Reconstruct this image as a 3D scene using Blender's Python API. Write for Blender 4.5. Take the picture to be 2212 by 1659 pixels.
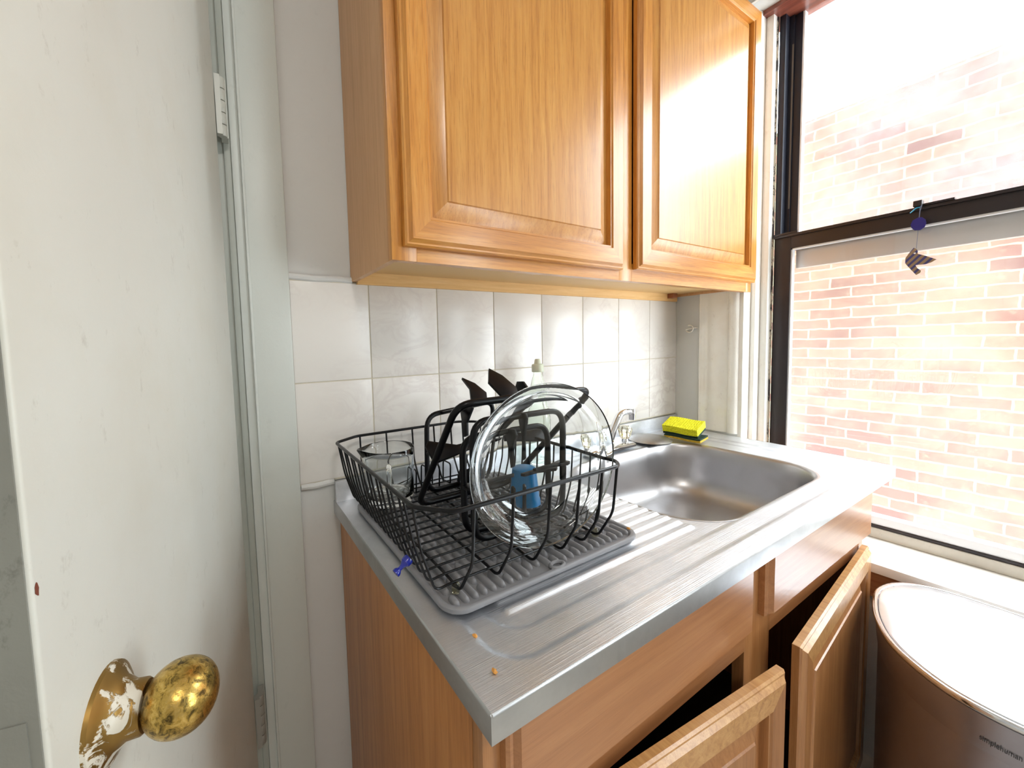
import bpy, bmesh, math, random
from mathutils import Vector, Matrix
random.seed(7)
PI = math.pi
S = bpy.context.scene
for o in list(bpy.data.objects): bpy.data.objects.remove(o)

# ------------------------------------------------------------------ camera
cd = bpy.data.cameras.new('camera'); cam = bpy.data.objects.new('camera', cd)
S.collection.objects.link(cam); S.camera = cam
R_ = Vector((0.859076, -0.511103, -0.02759)); U_ = Vector((0.057588, 0.042954, 0.997416)); F_ = Vector((0.508597, 0.858445, -0.066334))
m = Matrix((R_, U_, -F_)).transposed().to_4x4(); m.translation = Vector((-1.580157, -0.929663, 1.257991))
cam.matrix_world = m
cd.sensor_width = 36; cd.lens = 13.786; cd.shift_x = 115.7/2212; cd.shift_y = -29.73/2212
cd.clip_start = 0.01; cd.clip_end = 100

# ------------------------------------------------------------------ light
S.view_settings.view_transform = 'Standard'; S.view_settings.look = 'None'
S.view_settings.gamma = 1; S.view_settings.use_curve_mapping = False
S.view_settings.exposure = 0.55
w = bpy.data.worlds.new('sky'); S.world = w; w.use_nodes = True
bg = w.node_tree.nodes['Background']; bg.inputs[0].default_value = (0.86, 0.955, 1.0, 1); bg.inputs[1].default_value = 9.6
sl = bpy.data.lights.new('sun', 'SUN'); sun = bpy.data.objects.new('sun', sl); S.collection.objects.link(sun)
sl.energy = 0.3; sl.angle = math.radians(1.0); sl.color = (1, .96, .88)
sun.rotation_euler = Vector((-0.52, 0.25, 0.86)).to_track_quat('Z', 'Y').to_euler()
pl = bpy.data.lights.new('window_portal', 'AREA'); por = bpy.data.objects.new('window_portal', pl); S.collection.objects.link(por)
pl.shape = 'RECTANGLE'; pl.size = 0.9; pl.size_y = 1.75; pl.cycles.is_portal = True
por.matrix_world = Matrix(((0, 0, 1, 0.2), (1, 0, 0, -0.73), (0, 1, 0, 1.51), (0, 0, 0, 1)))
por.rotation_euler = Vector((1, 0, 0)).to_track_quat('Z', 'Y').to_euler('XYZ'); por.location = (0.2, -0.73, 1.51)

pl2 = bpy.data.lights.new('fill_window_portal', 'AREA'); por2 = bpy.data.objects.new('fill_window_portal', pl2); S.collection.objects.link(por2)  # samples sky through the added fill window
pl2.shape = 'RECTANGLE'; pl2.size = .85; pl2.size_y = 1.45; pl2.cycles.is_portal = True
por2.rotation_euler = por.rotation_euler; por2.location = (0.2, -2.325, 1.475)

# ------------------------------------------------------------------ helpers
WL = {}
def lin(r, g, b):
    f = lambda c: (c/255/12.92) if c/255 <= .04045 else ((c/255+.055)/1.055)**2.4
    return (f(r), f(g), f(b), 1)

def root(name, label, cat, loc, group=None):
    o = bpy.data.objects.new(name, None); S.collection.objects.link(o)
    o.empty_display_size = .02; o.location = loc; WL[o.name] = Vector(loc)
    o['label'] = label; o['category'] = cat
    if group: o['group'] = group
    return o

def obj(name, bm, mat, parent=None, label=None, cat=None, kind=None, group=None, smooth=True, ang=35, loc=None, bevel=0):
    bmesh.ops.recalc_face_normals(bm, faces=bm.faces)
    if bevel:
        es = [e for e in bm.edges if len(e.link_faces) == 2 and e.calc_face_angle(0) > .5]
        bmesh.ops.bevel(bm, geom=es, offset=bevel, segments=2, profile=.6, affect='EDGES', clamp_overlap=True)
    base = WL[parent.name].copy() if parent else (Vector(loc) if loc is not None else Vector((0, 0, 0)))
    if smooth:
        for f in bm.faces: f.smooth = True
        for e in bm.edges:
            if len(e.link_faces) == 2 and e.calc_face_angle(0) > math.radians(ang): e.smooth = False
    if base.length > 0: bmesh.ops.translate(bm, verts=bm.verts, vec=-base)
    me = bpy.data.meshes.new(name); bm.to_mesh(me); bm.free()
    me.materials.append(mat)
    o = bpy.data.objects.new(name, me); S.collection.objects.link(o)
    if parent: o.parent = parent
    elif loc is not None: o.location = loc
    WL[o.name] = base
    if label: o['label'] = label
    if cat: o['category'] = cat
    if kind: o['kind'] = kind
    if group: o['group'] = group
    return o

def struct(name, bm, mat, parent=None, **k): return obj(name, bm, mat, parent, kind=None if parent else 'structure', **k)
def NB(): return bmesh.new()

def box(bm, x0, x1, y0, y1, z0, z1, bev=0):
    vs = [bm.verts.new((x, y, z)) for x in (x0, x1) for y in (y0, y1) for z in (z0, z1)]
    fs = [(0, 1, 3, 2), (4, 6, 7, 5), (0, 4, 5, 1), (2, 3, 7, 6), (0, 2, 6, 4), (1, 5, 7, 3)]
    faces = [bm.faces.new([vs[i] for i in f]) for f in fs]
    if bev:
        es = list({e for f in faces for e in f.edges})
        bmesh.ops.bevel(bm, geom=es, offset=bev, segments=2, profile=.6, affect='EDGES', clamp_overlap=True)

def boxb(*a, bev=0):
    bm = NB(); box(bm, *a, bev=bev); return bm

def rounded(pts, r, n=5, closed=False):
    pts = [Vector(p) for p in pts]; out = []; N = len(pts)
    for i, p in enumerate(pts):
        if not closed and i in (0, N-1): out.append(p); continue
        a = pts[(i-1) % N]; b = pts[(i+1) % N]
        da = a-p; db = b-p; k = min(r, da.length*.49, db.length*.49)
        A = p+da.normalized()*k; B = p+db.normalized()*k
        for j in range(n+1):
            t = j/n; out.append(A*(1-t)**2+p*2*t*(1-t)+B*t*t)
    return out

def tube(bm, pts, r, seg=8, closed=False, cap=True):
    pts = [Vector(p) for p in pts]; q = [pts[0]]
    for p in pts[1:]:
        if (p-q[-1]).length > 1e-5: q.append(p)
    if closed and (q[0]-q[-1]).length < 1e-5: q.pop()
    pts = q; N = len(pts); rings = []
    t0 = (pts[1]-pts[0]).normalized()
    ref = Vector((0, 0, 1)) if abs(t0.z) < .9 else Vector((1, 0, 0))
    nrm = t0.cross(ref).normalized(); prev = t0
    for i, p in enumerate(pts):
        if closed: t = (pts[(i+1) % N]-pts[i-1]).normalized()
        elif i == 0: t = t0
        elif i == N-1: t = (pts[-1]-pts[-2]).normalized()
        else: t = (pts[i+1]-pts[i-1]).normalized()
        nrm = prev.rotation_difference(t) @ nrm; nrm = (nrm-t*nrm.dot(t)).normalized(); prev = t
        bi = t.cross(nrm); rr = r(i/(N-1)) if callable(r) else r
        rings.append([bm.verts.new(p+(nrm*math.cos(2*PI*k/seg)+bi*math.sin(2*PI*k/seg))*rr) for k in range(seg)])
    M = N if closed else N-1
    for i in range(M):
        A, B = rings[i], rings[(i+1) % N]
        for k in range(seg): bm.faces.new((A[k], A[(k+1) % seg], B[(k+1) % seg], B[k]))
    if cap and not closed:
        bm.faces.new(rings[0][::-1]); bm.faces.new(rings[-1])

def loft(bm, rings, cap0=True, cap1=True, closed=False):
    R = [[bm.verts.new(p) for p in r] for r in rings]
    n = len(R[0]); L = len(R)
    for i in range(L if closed else L-1):
        A, B = R[i], R[(i+1) % L]
        for k in range(n): bm.faces.new((A[k], A[(k+1) % n], B[(k+1) % n], B[k]))
    if not closed:
        if cap0: bm.faces.new(R[0][::-1])
        if cap1: bm.faces.new(R[-1])

def lathe(bm, prof, c=(0, 0, 0), seg=48, mat3=None, squash=1, closed=False):
    """prof: list of (radius, height); mat3 rotates the axis"""
    M = mat3 or Matrix.Identity(3); c = Vector(c); rings = []
    for (r, z) in prof:
        rings.append([c+M @ Vector((r*math.cos(2*PI*k/seg), squash*r*math.sin(2*PI*k/seg), z)) for k in range(seg)])
    loft(bm, rings, closed=closed)

def prism(bm, poly, M, d0, d1):
    """poly in local 2D mapped by M(x,y,depth) -> Vector"""
    a = [bm.verts.new(M(x, y, d0)) for x, y in poly]; b = [bm.verts.new(M(x, y, d1)) for x, y in poly]
    bm.faces.new(a[::-1]); bm.faces.new(b); n = len(a)
    for k in range(n): bm.faces.new((a[k], a[(k+1) % n], b[(k+1) % n], b[k]))

def rrect(cx, cy, hx, hy, r, n=10):
    out = []
    for (sx, sy, a0) in ((1, 1, 0), (-1, 1, 90), (-1, -1, 180), (1, -1, 270)):
        for j in range(n+1):
            a = math.radians(a0+90*j/n)
            out.append((cx+sx*(hx-r)+r*math.cos(a), cy+sy*(hy-r)+r*math.sin(a)))
    return out

# ------------------------------------------------------------------ materials
class NT:
    def __init__(s, name):
        s.m = bpy.data.materials.new(name); s.m.use_nodes = True; s.t = s.m.node_tree
        s.b = s.t.nodes['Principled BSDF']; s.out = s.t.nodes['Material Output']
    def n(s, typ, **kw):
        x = s.t.nodes.new(typ)
        for k, v in kw.items():
            if k in x.inputs: x.inputs[k].default_value = v
            else: setattr(x, k, v)
        return x
    def l(s, a, b): s.t.links.new(a, b)
    def set(s, **kw):
        for k, v in kw.items(): s.b.inputs[k.replace('_', ' ')].default_value = v
    def coords(s, scale=(1, 1, 1), loc=(0, 0, 0), rot=(0, 0, 0), typ='Object'):
        tc = s.n('ShaderNodeTexCoord'); mp = s.n('ShaderNodeMapping')
        mp.inputs['Scale'].default_value = scale; mp.inputs['Location'].default_value = loc; mp.inputs['Rotation'].default_value = rot
        s.l(tc.outputs[typ], mp.inputs['Vector']); return mp.outputs['Vector']
    def noise(s, vec, scale, detail=4, rough=.5, dist=0):
        x = s.n('ShaderNodeTexNoise'); x.inputs['Scale'].default_value = scale; x.inputs['Detail'].default_value = detail
        x.inputs['Roughness'].default_value = rough; x.inputs['Distortion'].default_value = dist
        s.l(vec, x.inputs['Vector']); return x.outputs['Fac']
    def ramp(s, fac, stops, interp='LINEAR'):
        x = s.n('ShaderNodeValToRGB'); r = x.color_ramp; r.interpolation = interp
        while len(r.elements) < len(stops): r.elements.new(.5)
        for e, (p, c) in zip(r.elements, stops): e.position = p; e.color = c if len(c) == 4 else (*c, 1)
        s.l(fac, x.inputs['Fac']); return x.outputs['Color']
    def mix(s, f, a, b, mode='MIX'):
        x = s.n('ShaderNodeMix', data_type='RGBA', blend_type=mode)
        if isinstance(f, (int, float)): x.inputs[0].default_value = f
        else: s.l(f, x.inputs[0])
        for v, i in ((a, 6), (b, 7)):
            if isinstance(v, tuple): x.inputs[i].default_value = v
            else: s.l(v, x.inputs[i])
        return x.outputs[2]
    def mr(s, v, a, b, c, d):
        x = s.n('ShaderNodeMapRange'); s.l(v, x.inputs[0])
        for i, q in enumerate((a, b, c, d)): x.inputs[i+1].default_value = q
        return x.outputs[0]
    def bump(s, h, strength=.2, dist=.001, chain=None):
        x = s.n('ShaderNodeBump'); x.inputs['Strength'].default_value = strength; x.inputs['Distance'].default_value = dist
        s.l(h, x.inputs['Height'])
        if chain: s.l(chain, x.inputs['Normal'])
        s.l(x.outputs['Normal'], s.b.inputs['Normal']); return x.outputs['Normal']

def m_plain(name, col, rough=.5, metal=0, **kw):
    t = NT(name); t.set(Base_Color=col, Roughness=rough, Metallic=metal, **kw); return t.m

def m_wood(name, axis, dark, mid, light, rough=.34, coat=.35, fig=1.0):
    t = NT(name); sc = [24, 24, 24]; sc[axis] = 1.1
    v = t.coords(tuple(sc)); n1 = t.noise(v, 3.2, 5, .6, .8)
    sc2 = [150, 150, 150]; sc2[axis] = 5; v2 = t.coords(tuple(sc2)); n2 = t.noise(v2, 4.0, 3, .7)
    v3 = t.coords((3, 3, 3)); n3 = t.noise(v3, 1.6, 3, .5)
    c = t.ramp(n1, [(.28, dark), (.5, mid), (.75, light)])
    pores = t.ramp(n2, [(.30, (.62, .50, .38, 1)), (.48, (1, 1, 1, 1))])
    c = t.mix(.75*fig, c, pores, 'MULTIPLY')
    c = t.mix(t.mr(n3, .3, .75, 0, .28), c, dark)
    t.l(c, t.b.inputs['Base Color'])
    t.set(Roughness=rough, Coat_Weight=coat, Coat_Roughness=.18)
    t.bump(n2, .12, .0006); return t.m

def m_paint(name, col, rough=.45, bump=.25, stain=None, stain_amt=.4, scale=6, coat=0.0):
    t = NT(name); v = t.coords(); n = t.noise(v, scale*14, 4, .6); n0 = t.noise(v, scale, 5, .6)
    base = col
    st = stain or tuple(c*.8 for c in col[:3])+(1,)
    c = t.mix(t.mr(n0, .45, .8, 0, stain_amt), base, st)
    sm = t.noise(t.coords((1, 1, .6)), scale*7, 6, .75); c = t.mix(t.mr(sm, .60, .76, 0, stain_amt*1.1), c, tuple(x*.55 for x in st[:3])+(1,))
    t.l(c, t.b.inputs['Base Color']); t.set(Roughness=rough, Coat_Weight=coat)
    t.bump(t.mix(.5, n, n0), bump, .002); return t.m

def m_steel(name, col=(.62, .62, .64, 1), rough=.27, smudge=True, metal=1.0, axis=0, brush=.05):
    t = NT(name); sc = [260, 260, 260]; sc[axis] = 3
    br = t.noise(t.coords(tuple(sc)), 3, 2, .5)
    v = t.coords(); a = t.noise(v, 9, 6, .65, .4); b = t.noise(v, 60, 4, .7)
    spec = t.ramp(a, [(.42, (0, 0, 0, 1)), (.62, (1, 1, 1, 1))])
    c = t.mix(t.mr(spec, 0, 1, 0, .45 if smudge else .1), col, tuple(x*.72 for x in col[:3])+(1,))
    water = t.ramp(b, [(.66, (0, 0, 0, 1)), (.72, (1, 1, 1, 1))])
    c = t.mix(t.mr(water, 0, 1, 0, .25 if smudge else 0), c, (.75, .76, .78, 1))
    t.l(c, t.b.inputs['Base Color']); t.set(Metallic=metal)
    r1 = t.mr(a, .3, .7, rough, rough+.14); t.l(r1, t.b.inputs['Roughness'])
    t.bump(br, brush, .0005); return t.m

def m_glass(name, col=(.97, .99, .98, 1), rough=0, ior=1.47):
    t = NT(name); t.set(Base_Color=col, Roughness=rough, IOR=ior); t.b.inputs['Transmission Weight'].default_value = 1; return t.m

def m_pane(name, dust_glare, tint=(.97, .97, .97, 1)):  # dusty film in random patches, doubles as a painted glare veil
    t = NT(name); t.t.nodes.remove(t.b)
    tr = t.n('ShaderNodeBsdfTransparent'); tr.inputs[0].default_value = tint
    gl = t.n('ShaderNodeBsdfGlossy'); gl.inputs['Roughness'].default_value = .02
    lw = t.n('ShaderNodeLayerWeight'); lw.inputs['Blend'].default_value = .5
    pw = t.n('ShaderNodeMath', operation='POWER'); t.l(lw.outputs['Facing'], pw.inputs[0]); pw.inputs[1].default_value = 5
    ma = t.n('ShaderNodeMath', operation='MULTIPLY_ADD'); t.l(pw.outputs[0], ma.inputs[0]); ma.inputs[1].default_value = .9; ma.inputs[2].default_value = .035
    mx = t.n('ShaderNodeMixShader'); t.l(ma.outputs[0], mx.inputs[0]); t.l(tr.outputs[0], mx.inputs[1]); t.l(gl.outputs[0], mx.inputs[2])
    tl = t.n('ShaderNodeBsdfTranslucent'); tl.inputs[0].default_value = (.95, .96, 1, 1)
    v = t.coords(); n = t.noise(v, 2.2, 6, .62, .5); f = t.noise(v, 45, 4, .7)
    k = t.n('ShaderNodeMath', operation='MULTIPLY'); t.l(t.mr(n, .38, .68, dust_glare*.25, dust_glare), k.inputs[0]); t.l(t.mr(f, .3, .7, .75, 1.15), k.inputs[1])
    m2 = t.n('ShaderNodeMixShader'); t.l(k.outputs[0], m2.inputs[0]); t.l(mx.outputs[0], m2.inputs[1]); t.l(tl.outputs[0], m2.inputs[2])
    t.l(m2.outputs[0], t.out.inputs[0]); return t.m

oak_d, oak_m, oak_l = lin(172, 106, 36), lin(208, 140, 58), lin(226, 166, 86)
OAKV = m_wood('oak_vertical', 2, oak_d, oak_m, oak_l)
OAKH = m_wood('oak_horizontal', 0, oak_d, oak_m, oak_l)
OAKP = m_wood('oak_veneer_panel', 2, lin(178, 116, 48), lin(204, 144, 70), lin(216, 162, 88), fig=1.1)
OAKS = m_wood('oak_side_veneer', 2, lin(196, 146, 98), lin(210, 160, 112), lin(220, 172, 124), rough=.45, coat=.1, fig=.5)
OAKPALE = m_wood('raw_pale_wood', 0, lin(214, 168, 105), lin(226, 184, 122), lin(236, 200, 142), rough=.6, coat=0, fig=.4)
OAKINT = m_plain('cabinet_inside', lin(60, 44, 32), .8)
BASEF = m_wood('base_front_laminate', 0, lin(164, 110, 68), lin(178, 122, 78), lin(190, 136, 90), rough=.3, coat=.3, fig=.45)
BASEV = m_wood('base_frame_wood', 2, lin(156, 104, 60), lin(176, 122, 74), lin(194, 142, 92), fig=.7)
ENDG = m_wood('end_grain', 1, lin(176, 124, 72), lin(206, 156, 98), lin(224, 178, 120), fig=.8)
WALLP = m_paint('wall_paint', lin(212, 212, 210), .5, .25, stain_amt=.15)
TRIMP = m_paint('trim_paint', lin(204, 208, 203), .38, .3, stain_amt=.15)
DOORP = m_paint('door_paint', lin(212, 212, 204), .42, .3, stain=lin(196, 188, 168), stain_amt=.4, scale=5)
DOOREDGE = m_paint('door_edge_shade_paint', lin(136, 136, 128), .5, .4, stain=lin(96, 92, 84), stain_amt=.6, scale=5)  # unlit edge: its shade is put into the darker colour, mottling is real
CASEP = m_paint('window_casing_paint', lin(246, 243, 236), .22, .35, stain=lin(214, 188, 160), stain_amt=.35, coat=.5)
SILLP = m_paint('sill_paint', lin(245, 244, 240), .35, .2, stain_amt=.1)
SILLG = m_paint('sill_stop_paint', lin(205, 200, 188), .4, .2, stain=lin(120, 105, 90), stain_amt=.5)
CEILP = m_plain('ceiling_paint', lin(235, 232, 226), .7)
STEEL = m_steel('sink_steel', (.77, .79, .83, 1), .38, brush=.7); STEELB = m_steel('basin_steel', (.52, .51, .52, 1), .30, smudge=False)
STEELE = m_steel('edge_steel', (.55, .56, .57, 1), .30)
CHROME = m_plain('chrome', (.85, .86, .88, 1), .08, 1)
BLACKW = m_plain('black_coated_wire', (.004, .004, .005, 1), .3, 0, Specular_IOR_Level=.25)
IRON = m_plain('wet_black_enamel', (.003, .003, .004, 1), .3, 0, Specular_IOR_Level=.2)
MATG = m_plain('grey_silicone', lin(134, 134, 138), .42)
GLASS = m_glass('clear_glass'); BOWLG = m_glass('bowl_glass', (.95, .985, .985, 1))
DARKF = m_plain('dark_bronze_metal', lin(50, 44, 46), .35, .3)
DARKT = m_plain('dark_blue_track', lin(34, 36, 48), .4, .2)
ALU = m_plain('aluminium_frame', lin(190, 190, 188), .35, .4)
WHITEA = m_plain('white_frame', lin(240, 242, 246), .4)

# ------------------------------------------------------------------ room shell
H = 2.75
XL, XT = -1.379, -1.4537
def wall_plane(bm, ax, pos, th, a0, a1, z0, z1, holes=()):
    """slab with rectangular holes; ax 0: plane x=pos..pos+th over y; ax 1: plane y over x"""
    xs = sorted({a0, a1, *[h[0] for h in holes], *[h[1] for h in holes]}); zs = sorted({z0, z1, *[h[2] for h in holes], *[h[3] for h in holes]})
    for i in range(len(xs)-1):
        for j in range(len(zs)-1):
            cx, cz = (xs[i]+xs[i+1])/2, (zs[j]+zs[j+1])/2
            if any(h[0] < cx < h[1] and h[2] < cz < h[3] for h in holes): continue
            if ax == 0: box(bm, pos, pos+th, xs[i], xs[i+1], zs[j], zs[j+1])
            else: box(bm, xs[i], xs[i+1], pos, pos+th, zs[j], zs[j+1])
    bmesh.ops.remove_doubles(bm, verts=bm.verts, dist=1e-5)

bm = NB(); wall_plane(bm, 1, 0.0, 0.12, -3.2, 0.2, 0, H, [(-2.22, -1.585, -.01, 2.08)])
wb = struct('wall_back', bm, WALLP, smooth=False)
bm = NB(); wall_plane(bm, 0, 0.0, 0.2, -3.6, 0.0, 0, H, [(-1.17, -.235, .60, 2.36), (-2.75, -1.9, .75, 2.2)])  # second opening is the added fill window, out of view
wr_ = struct('wall_right', bm, WALLP, smooth=False)
struct('wall_sky_screen', boxb(0.0, 0.2, -7, 14, H+.1001, 7.0), m_plain('sky_screen_render', lin(170, 160, 150), .9), smooth=False)  # unseen wall, added to screen the brick from sky light
struct('wall_left', boxb(-3.3, -3.2, -3.6, 0.12, 0, H), WALLP, smooth=False)
struct('wall_front', boxb(-3.3, 0.2, -3.7, -3.6, 0, H), WALLP, smooth=False)
struct('ceiling', boxb(-3.3, 0.2, -3.7, 1.6, H, H+.1), CEILP, smooth=False)
FLOORM = m_paint('floor_linoleum', lin(206, 200, 188), .35, .1, stain_amt=.2)
struct('floor', boxb(-3.3, 0.2, -3.7, 1.6, -.1, 0), FLOORM, smooth=False)
struct('wall_hall_far', boxb(-3.3, 0.2, 1.5, 1.6, 0, H), WALLP, smooth=False)
struct('wall_hall_right', boxb(-0.9, -0.8, .12, 1.5, 0, H), WALLP, smooth=False)
struct('wall_hall_left', boxb(-3.3, -3.2, .12, 1.5, 0, H), WALLP, smooth=False)

# tiles (real tiles with grout gaps)
t = NT('marbled_tile'); v = t.coords((1, 1, 1.6), rot=(0, .5, 0)); n1 = t.noise(v, 8, 5, .6, .7); n2 = t.noise(v, 1.7, 3, .5)
vein = t.ramp(n1, [(.44, (0, 0, 0, 1)), (.50, (1, 1, 1, 1)), (.56, (0, 0, 0, 1))])
k = t.n('ShaderNodeMath', operation='MULTIPLY'); t.l(t.mr(vein, 0, 1, 0, .42), k.inputs[0]); t.l(t.mr(n2, .42, .65, 0, 1), k.inputs[1])
c = t.mix(k.outputs[0], lin(226, 222, 217), lin(192, 180, 178)); t.l(c, t.b.inputs['Base Color']); t.set(Roughness=.27); TILE = t.m
zt, zm, zb = 1.4070, 1.1808, .9527
bm = NB(); g = .0013
xs = [0]+[-.1767-.1835*i for i in range(7)]+[XT]
for i in range(len(xs)-1):
    for (a, b) in ((zb, zm), (zm, zt)):
        box(bm, xs[i+1]+g, xs[i]-g, -.0075, -.0005, a+g, b-g, bev=.0012)
struct('tile_panel', bm, TILE, wb)
struct('grout', boxb(XT, 0, -.0062, -.0004, zb-.003, zt+.002), m_plain('grout', lin(200, 192, 174), .8), wb, smooth=False)
bm = NB(); tube(bm, [(XT, -.004, zt+.009), (-1.40, -.005, zt+.006), (-1.35, -.003, zt+.008), (-1.316, -.004, zt+.006)], .008, 10)
struct('plaster_ledge', bm, WALLP, wb)
bm = NB(); tube(bm, [(XT+.003, -.003, zb-.006), (-1.42, -.005, zb-.008), (-1.379, -.004, zb-.006)], .0075, 10)
struct('caulk_bead', bm, WALLP, wb)

# ------------------------------------------------------------------ doorway casing and jamb
bm = NB(); box(bm, -1.528, XT, -.018, -.0005, 0, 2.16, bev=.004); box(bm, -1.548, -1.528, -.014, -.0005, 0, 2.14, bev=.005); box(bm, -1.5315, -1.5265, -.0205, -.001, 0, 2.16, bev=.002)
struct('trim_1', bm, TRIMP)
bm = NB(); box(bm, -1.585, -1.552, -.006, .12, 0, 2.08, bev=.003); box(bm, -1.560, -1.5475, -.011, .0, 0, 2.1, bev=.003)
box(bm, -1.597, -1.585, .03, .07, 0, 2.06)
struct('trim_2', bm, m_paint('jamb_paint', lin(170, 174, 166), .4, .3, stain_amt=.2))
bm = NB(); box(bm, -2.32, XT, -.018, -.0005, 2.10, 2.19, bev=.004)
struct('trim_3', bm, TRIMP)
bm = NB(); box(bm, -2.32, -2.225, -.018, -.0005, 0, 2.10, bev=.004)
struct('trim_4', bm, TRIMP)

# ------------------------------------------------------------------ open door
hx, hy = -1.570, -.052; ex, ey = -1.6865, -.6065
dd = Vector((ex-hx, ey-hy, 0)); DW = dd.length; dd.normalize(); dn = Vector((-dd.y, dd.x, 0));
if dn.x < 0: dn = -dn
D0 = Vector((hx, hy, 0))
def DM(a, b, z): return D0+dd*a+dn*b+Vector((0, 0, z))   # a along door, b out of the visible face
def dbox(bm, a0, a1, b0, b1, z0, z1, bev=0):
    vs = [bm.verts.new(DM(x, y, z)) for x in (a0, a1) for y in (b0, b1) for z in (z0, z1)]
    fs = [bm.faces.new([vs[i] for i in f]) for f in [(0, 1, 3, 2), (4, 6, 7, 5), (0, 4, 5, 1), (2, 3, 7, 6), (0, 2, 6, 4), (1, 5, 7, 3)]]
    if bev: bmesh.ops.bevel(bm, geom=list({e for f in fs for e in f.edges}), offset=bev, segments=3, profile=.6, affect='EDGES')
door = bpy.data.objects.new('door_1', None); S.collection.objects.link(door); door.location = D0; WL['door_1'] = D0; door['kind'] = 'structure'
bm = NB(); dbox(bm, 0, DW, -.035, 0, .012, 2.05, bev=.0025)
obj('door_leaf', bm, DOORP, door)
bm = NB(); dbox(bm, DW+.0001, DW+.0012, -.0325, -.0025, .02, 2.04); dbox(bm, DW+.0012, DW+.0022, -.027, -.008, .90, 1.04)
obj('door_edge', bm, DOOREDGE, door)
# knob: rosette with white paint remnants, neck, oval knob
t = NT('worn_brass'); v = t.coords(); n = t.noise(v, 130, 6, .7, .6); n0 = t.noise(v, 38, 4, .6)
c = t.ramp(n, [(.38, (.10, .07, .025, 1)), (.52, (.56, .37, .09, 1)), (.72, (.78, .56, .20, 1))])
c = t.mix(t.mr(n0, .56, .68, 0, .8), c, (.09, .075, .03, 1)); t.l(c, t.b.inputs['Base Color']); t.set(Metallic=.95)
t.l(t.mr(n, .35, .65, .42, .2), t.b.inputs['Roughness']); t.bump(n, .25, .0008); BRASS = t.m
t = NT('painted_brass_rosette'); v = t.coords(); n = t.noise(v, 42, 6, .65, .8)
msk = t.ramp(n, [(.53, (0, 0, 0, 1)), (.56, (1, 1, 1, 1))])
c = t.mix(msk, (.30, .18, .05, 1), lin(214, 208, 194)); t.l(c, t.b.inputs['Base Color']); t.l(t.mr(msk, 0, 1, .85, 0), t.b.inputs['Metallic']); t.set(Roughness=.38); t.bump(msk, .5, .001); ROS = t.m
ka = (Vector((-1.678, -.545, 0))-Vector((hx, hy, 0))).dot(dd); kz = .982
KM = Matrix((dd, Vector((0, 0, 1)), dn)).transposed()
KC = D0+dd*ka+Vector((0, 0, kz))
bm = NB(); lathe(bm, [(0.0002, 0), (.036, 0), (.0355, .003), (.031, .006), (.024, .010), (.0195, .016), (.0190, .024), (.0175, .026), (.0005, .026)], KC, 40, KM)
ro = obj('knob_rosette', bm, ROS, door, label='brass knob rosette with flaking white paint')
bm = NB(); lathe(bm, [(0.0003, .024), (.0135, .024), (.0125, .030), (.0125, .034), (.0005, .034)], KC, 28, KM)
obj('knob_neck', bm, m_plain('tarnished_brass', (.30, .22, .10, 1), .35, .9), door)
bm = NB()
prof = []
for i in range(25):
    a = -PI/2+PI*i/24; prof.append((max(.0003, .0310*math.cos(a)**.9), .049+.0255*math.sin(a)))
KM2 = Matrix.Rotation(math.radians(-22), 3, dn) @ KM
lathe(bm, prof, KC, 48, KM2, squash=.86)
obj('door_knob', bm, BRASS, door, label='worn oval brass door knob')
for (a_, z_, ra_, rb_) in ((DW-.0035, 1.118, .0018, .0045), (.39, 1.66, .0012, .0035)):
    bm = NB(); pts = [(ra_*math.cos(k_*PI/6)*random.uniform(.7, 1.2), rb_*math.sin(k_*PI/6)*random.uniform(.7, 1.2)) for k_ in range(12)]
    prism(bm, pts, lambda x_, y_, d_2: DM(a_+x_, d_2, z_+y_), .0001, .0003); obj('paint_chip', bm, m_plain('bare_red_wood', lin(120, 62, 44), .7), door, smooth=False)
HING = m_paint('painted_hinge', lin(196, 198, 190), .35, .2, stain_amt=.2)
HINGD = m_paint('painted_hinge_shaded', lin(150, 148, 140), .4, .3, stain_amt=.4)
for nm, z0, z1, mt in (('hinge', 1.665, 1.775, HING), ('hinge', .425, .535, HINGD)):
    bm = NB(); n = 5; hgt = (z1-z0)/n; hc = (-1.5595, -.036)
    for i in range(n):
        lathe(bm, [(.0003, z0+i*hgt+.0008), (.0070, z0+i*hgt+.0008), (.0078, z0+i*hgt+.002), (.0078, z0+(i+1)*hgt-.002), (.0070, z0+(i+1)*hgt-.0008), (.0003, z0+(i+1)*hgt-.0008)], (hc[0], hc[1], 0), 16)
    box(bm, -1.5690, -1.5600, -.048, -.034, z0+.001, z1-.001); box(bm, -1.562, -1.5505, -.034, -.012, z0+.001, z1-.001)
    obj(nm, bm, mt, door)

# ------------------------------------------------------------------ window
win = bpy.data.objects.new('window_1', None); S.collection.objects.link(win); win.location = (.12, -.7, .625); WL['window_1'] = Vector((.12, -.7, .625)); win['kind'] = 'structure'
Y0, Y1 = -.335, -1.09
# casing: profile in plan (y,x) extruded in z
cas = [(-.098, .003), (-.098, -.004), (-.103, -.010), (-.112, -.010), (-.116, -.006), (-.122, -.004), (-.133, -.004), (-.137, -.007), (-.185, -.007), (-.190, -.004), (-.200, -.004), (-.206, -.012), (-.216, -.015), (-.228, -.012), (-.235, -.003), (-.235, .003)]
bm = NB(); prism(bm, cas, lambda a, b, d: Vector((b, a, d)), .905, 2.44)
bm2 = None
struct('trim_5', bm, CASEP, ang=50)
bm = NB(); prism(bm, [(-2*.7025-a, b) for a, b in cas], lambda a, b, d: Vector((b, a, d)), .60, 2.44)
struct('trim_6', bm, CASEP, ang=50)
bm = NB(); box(bm, -.012, .002, -1.31, -.098, 2.36, 2.47, bev=.003)
struct('trim_7', bm, CASEP)
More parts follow.
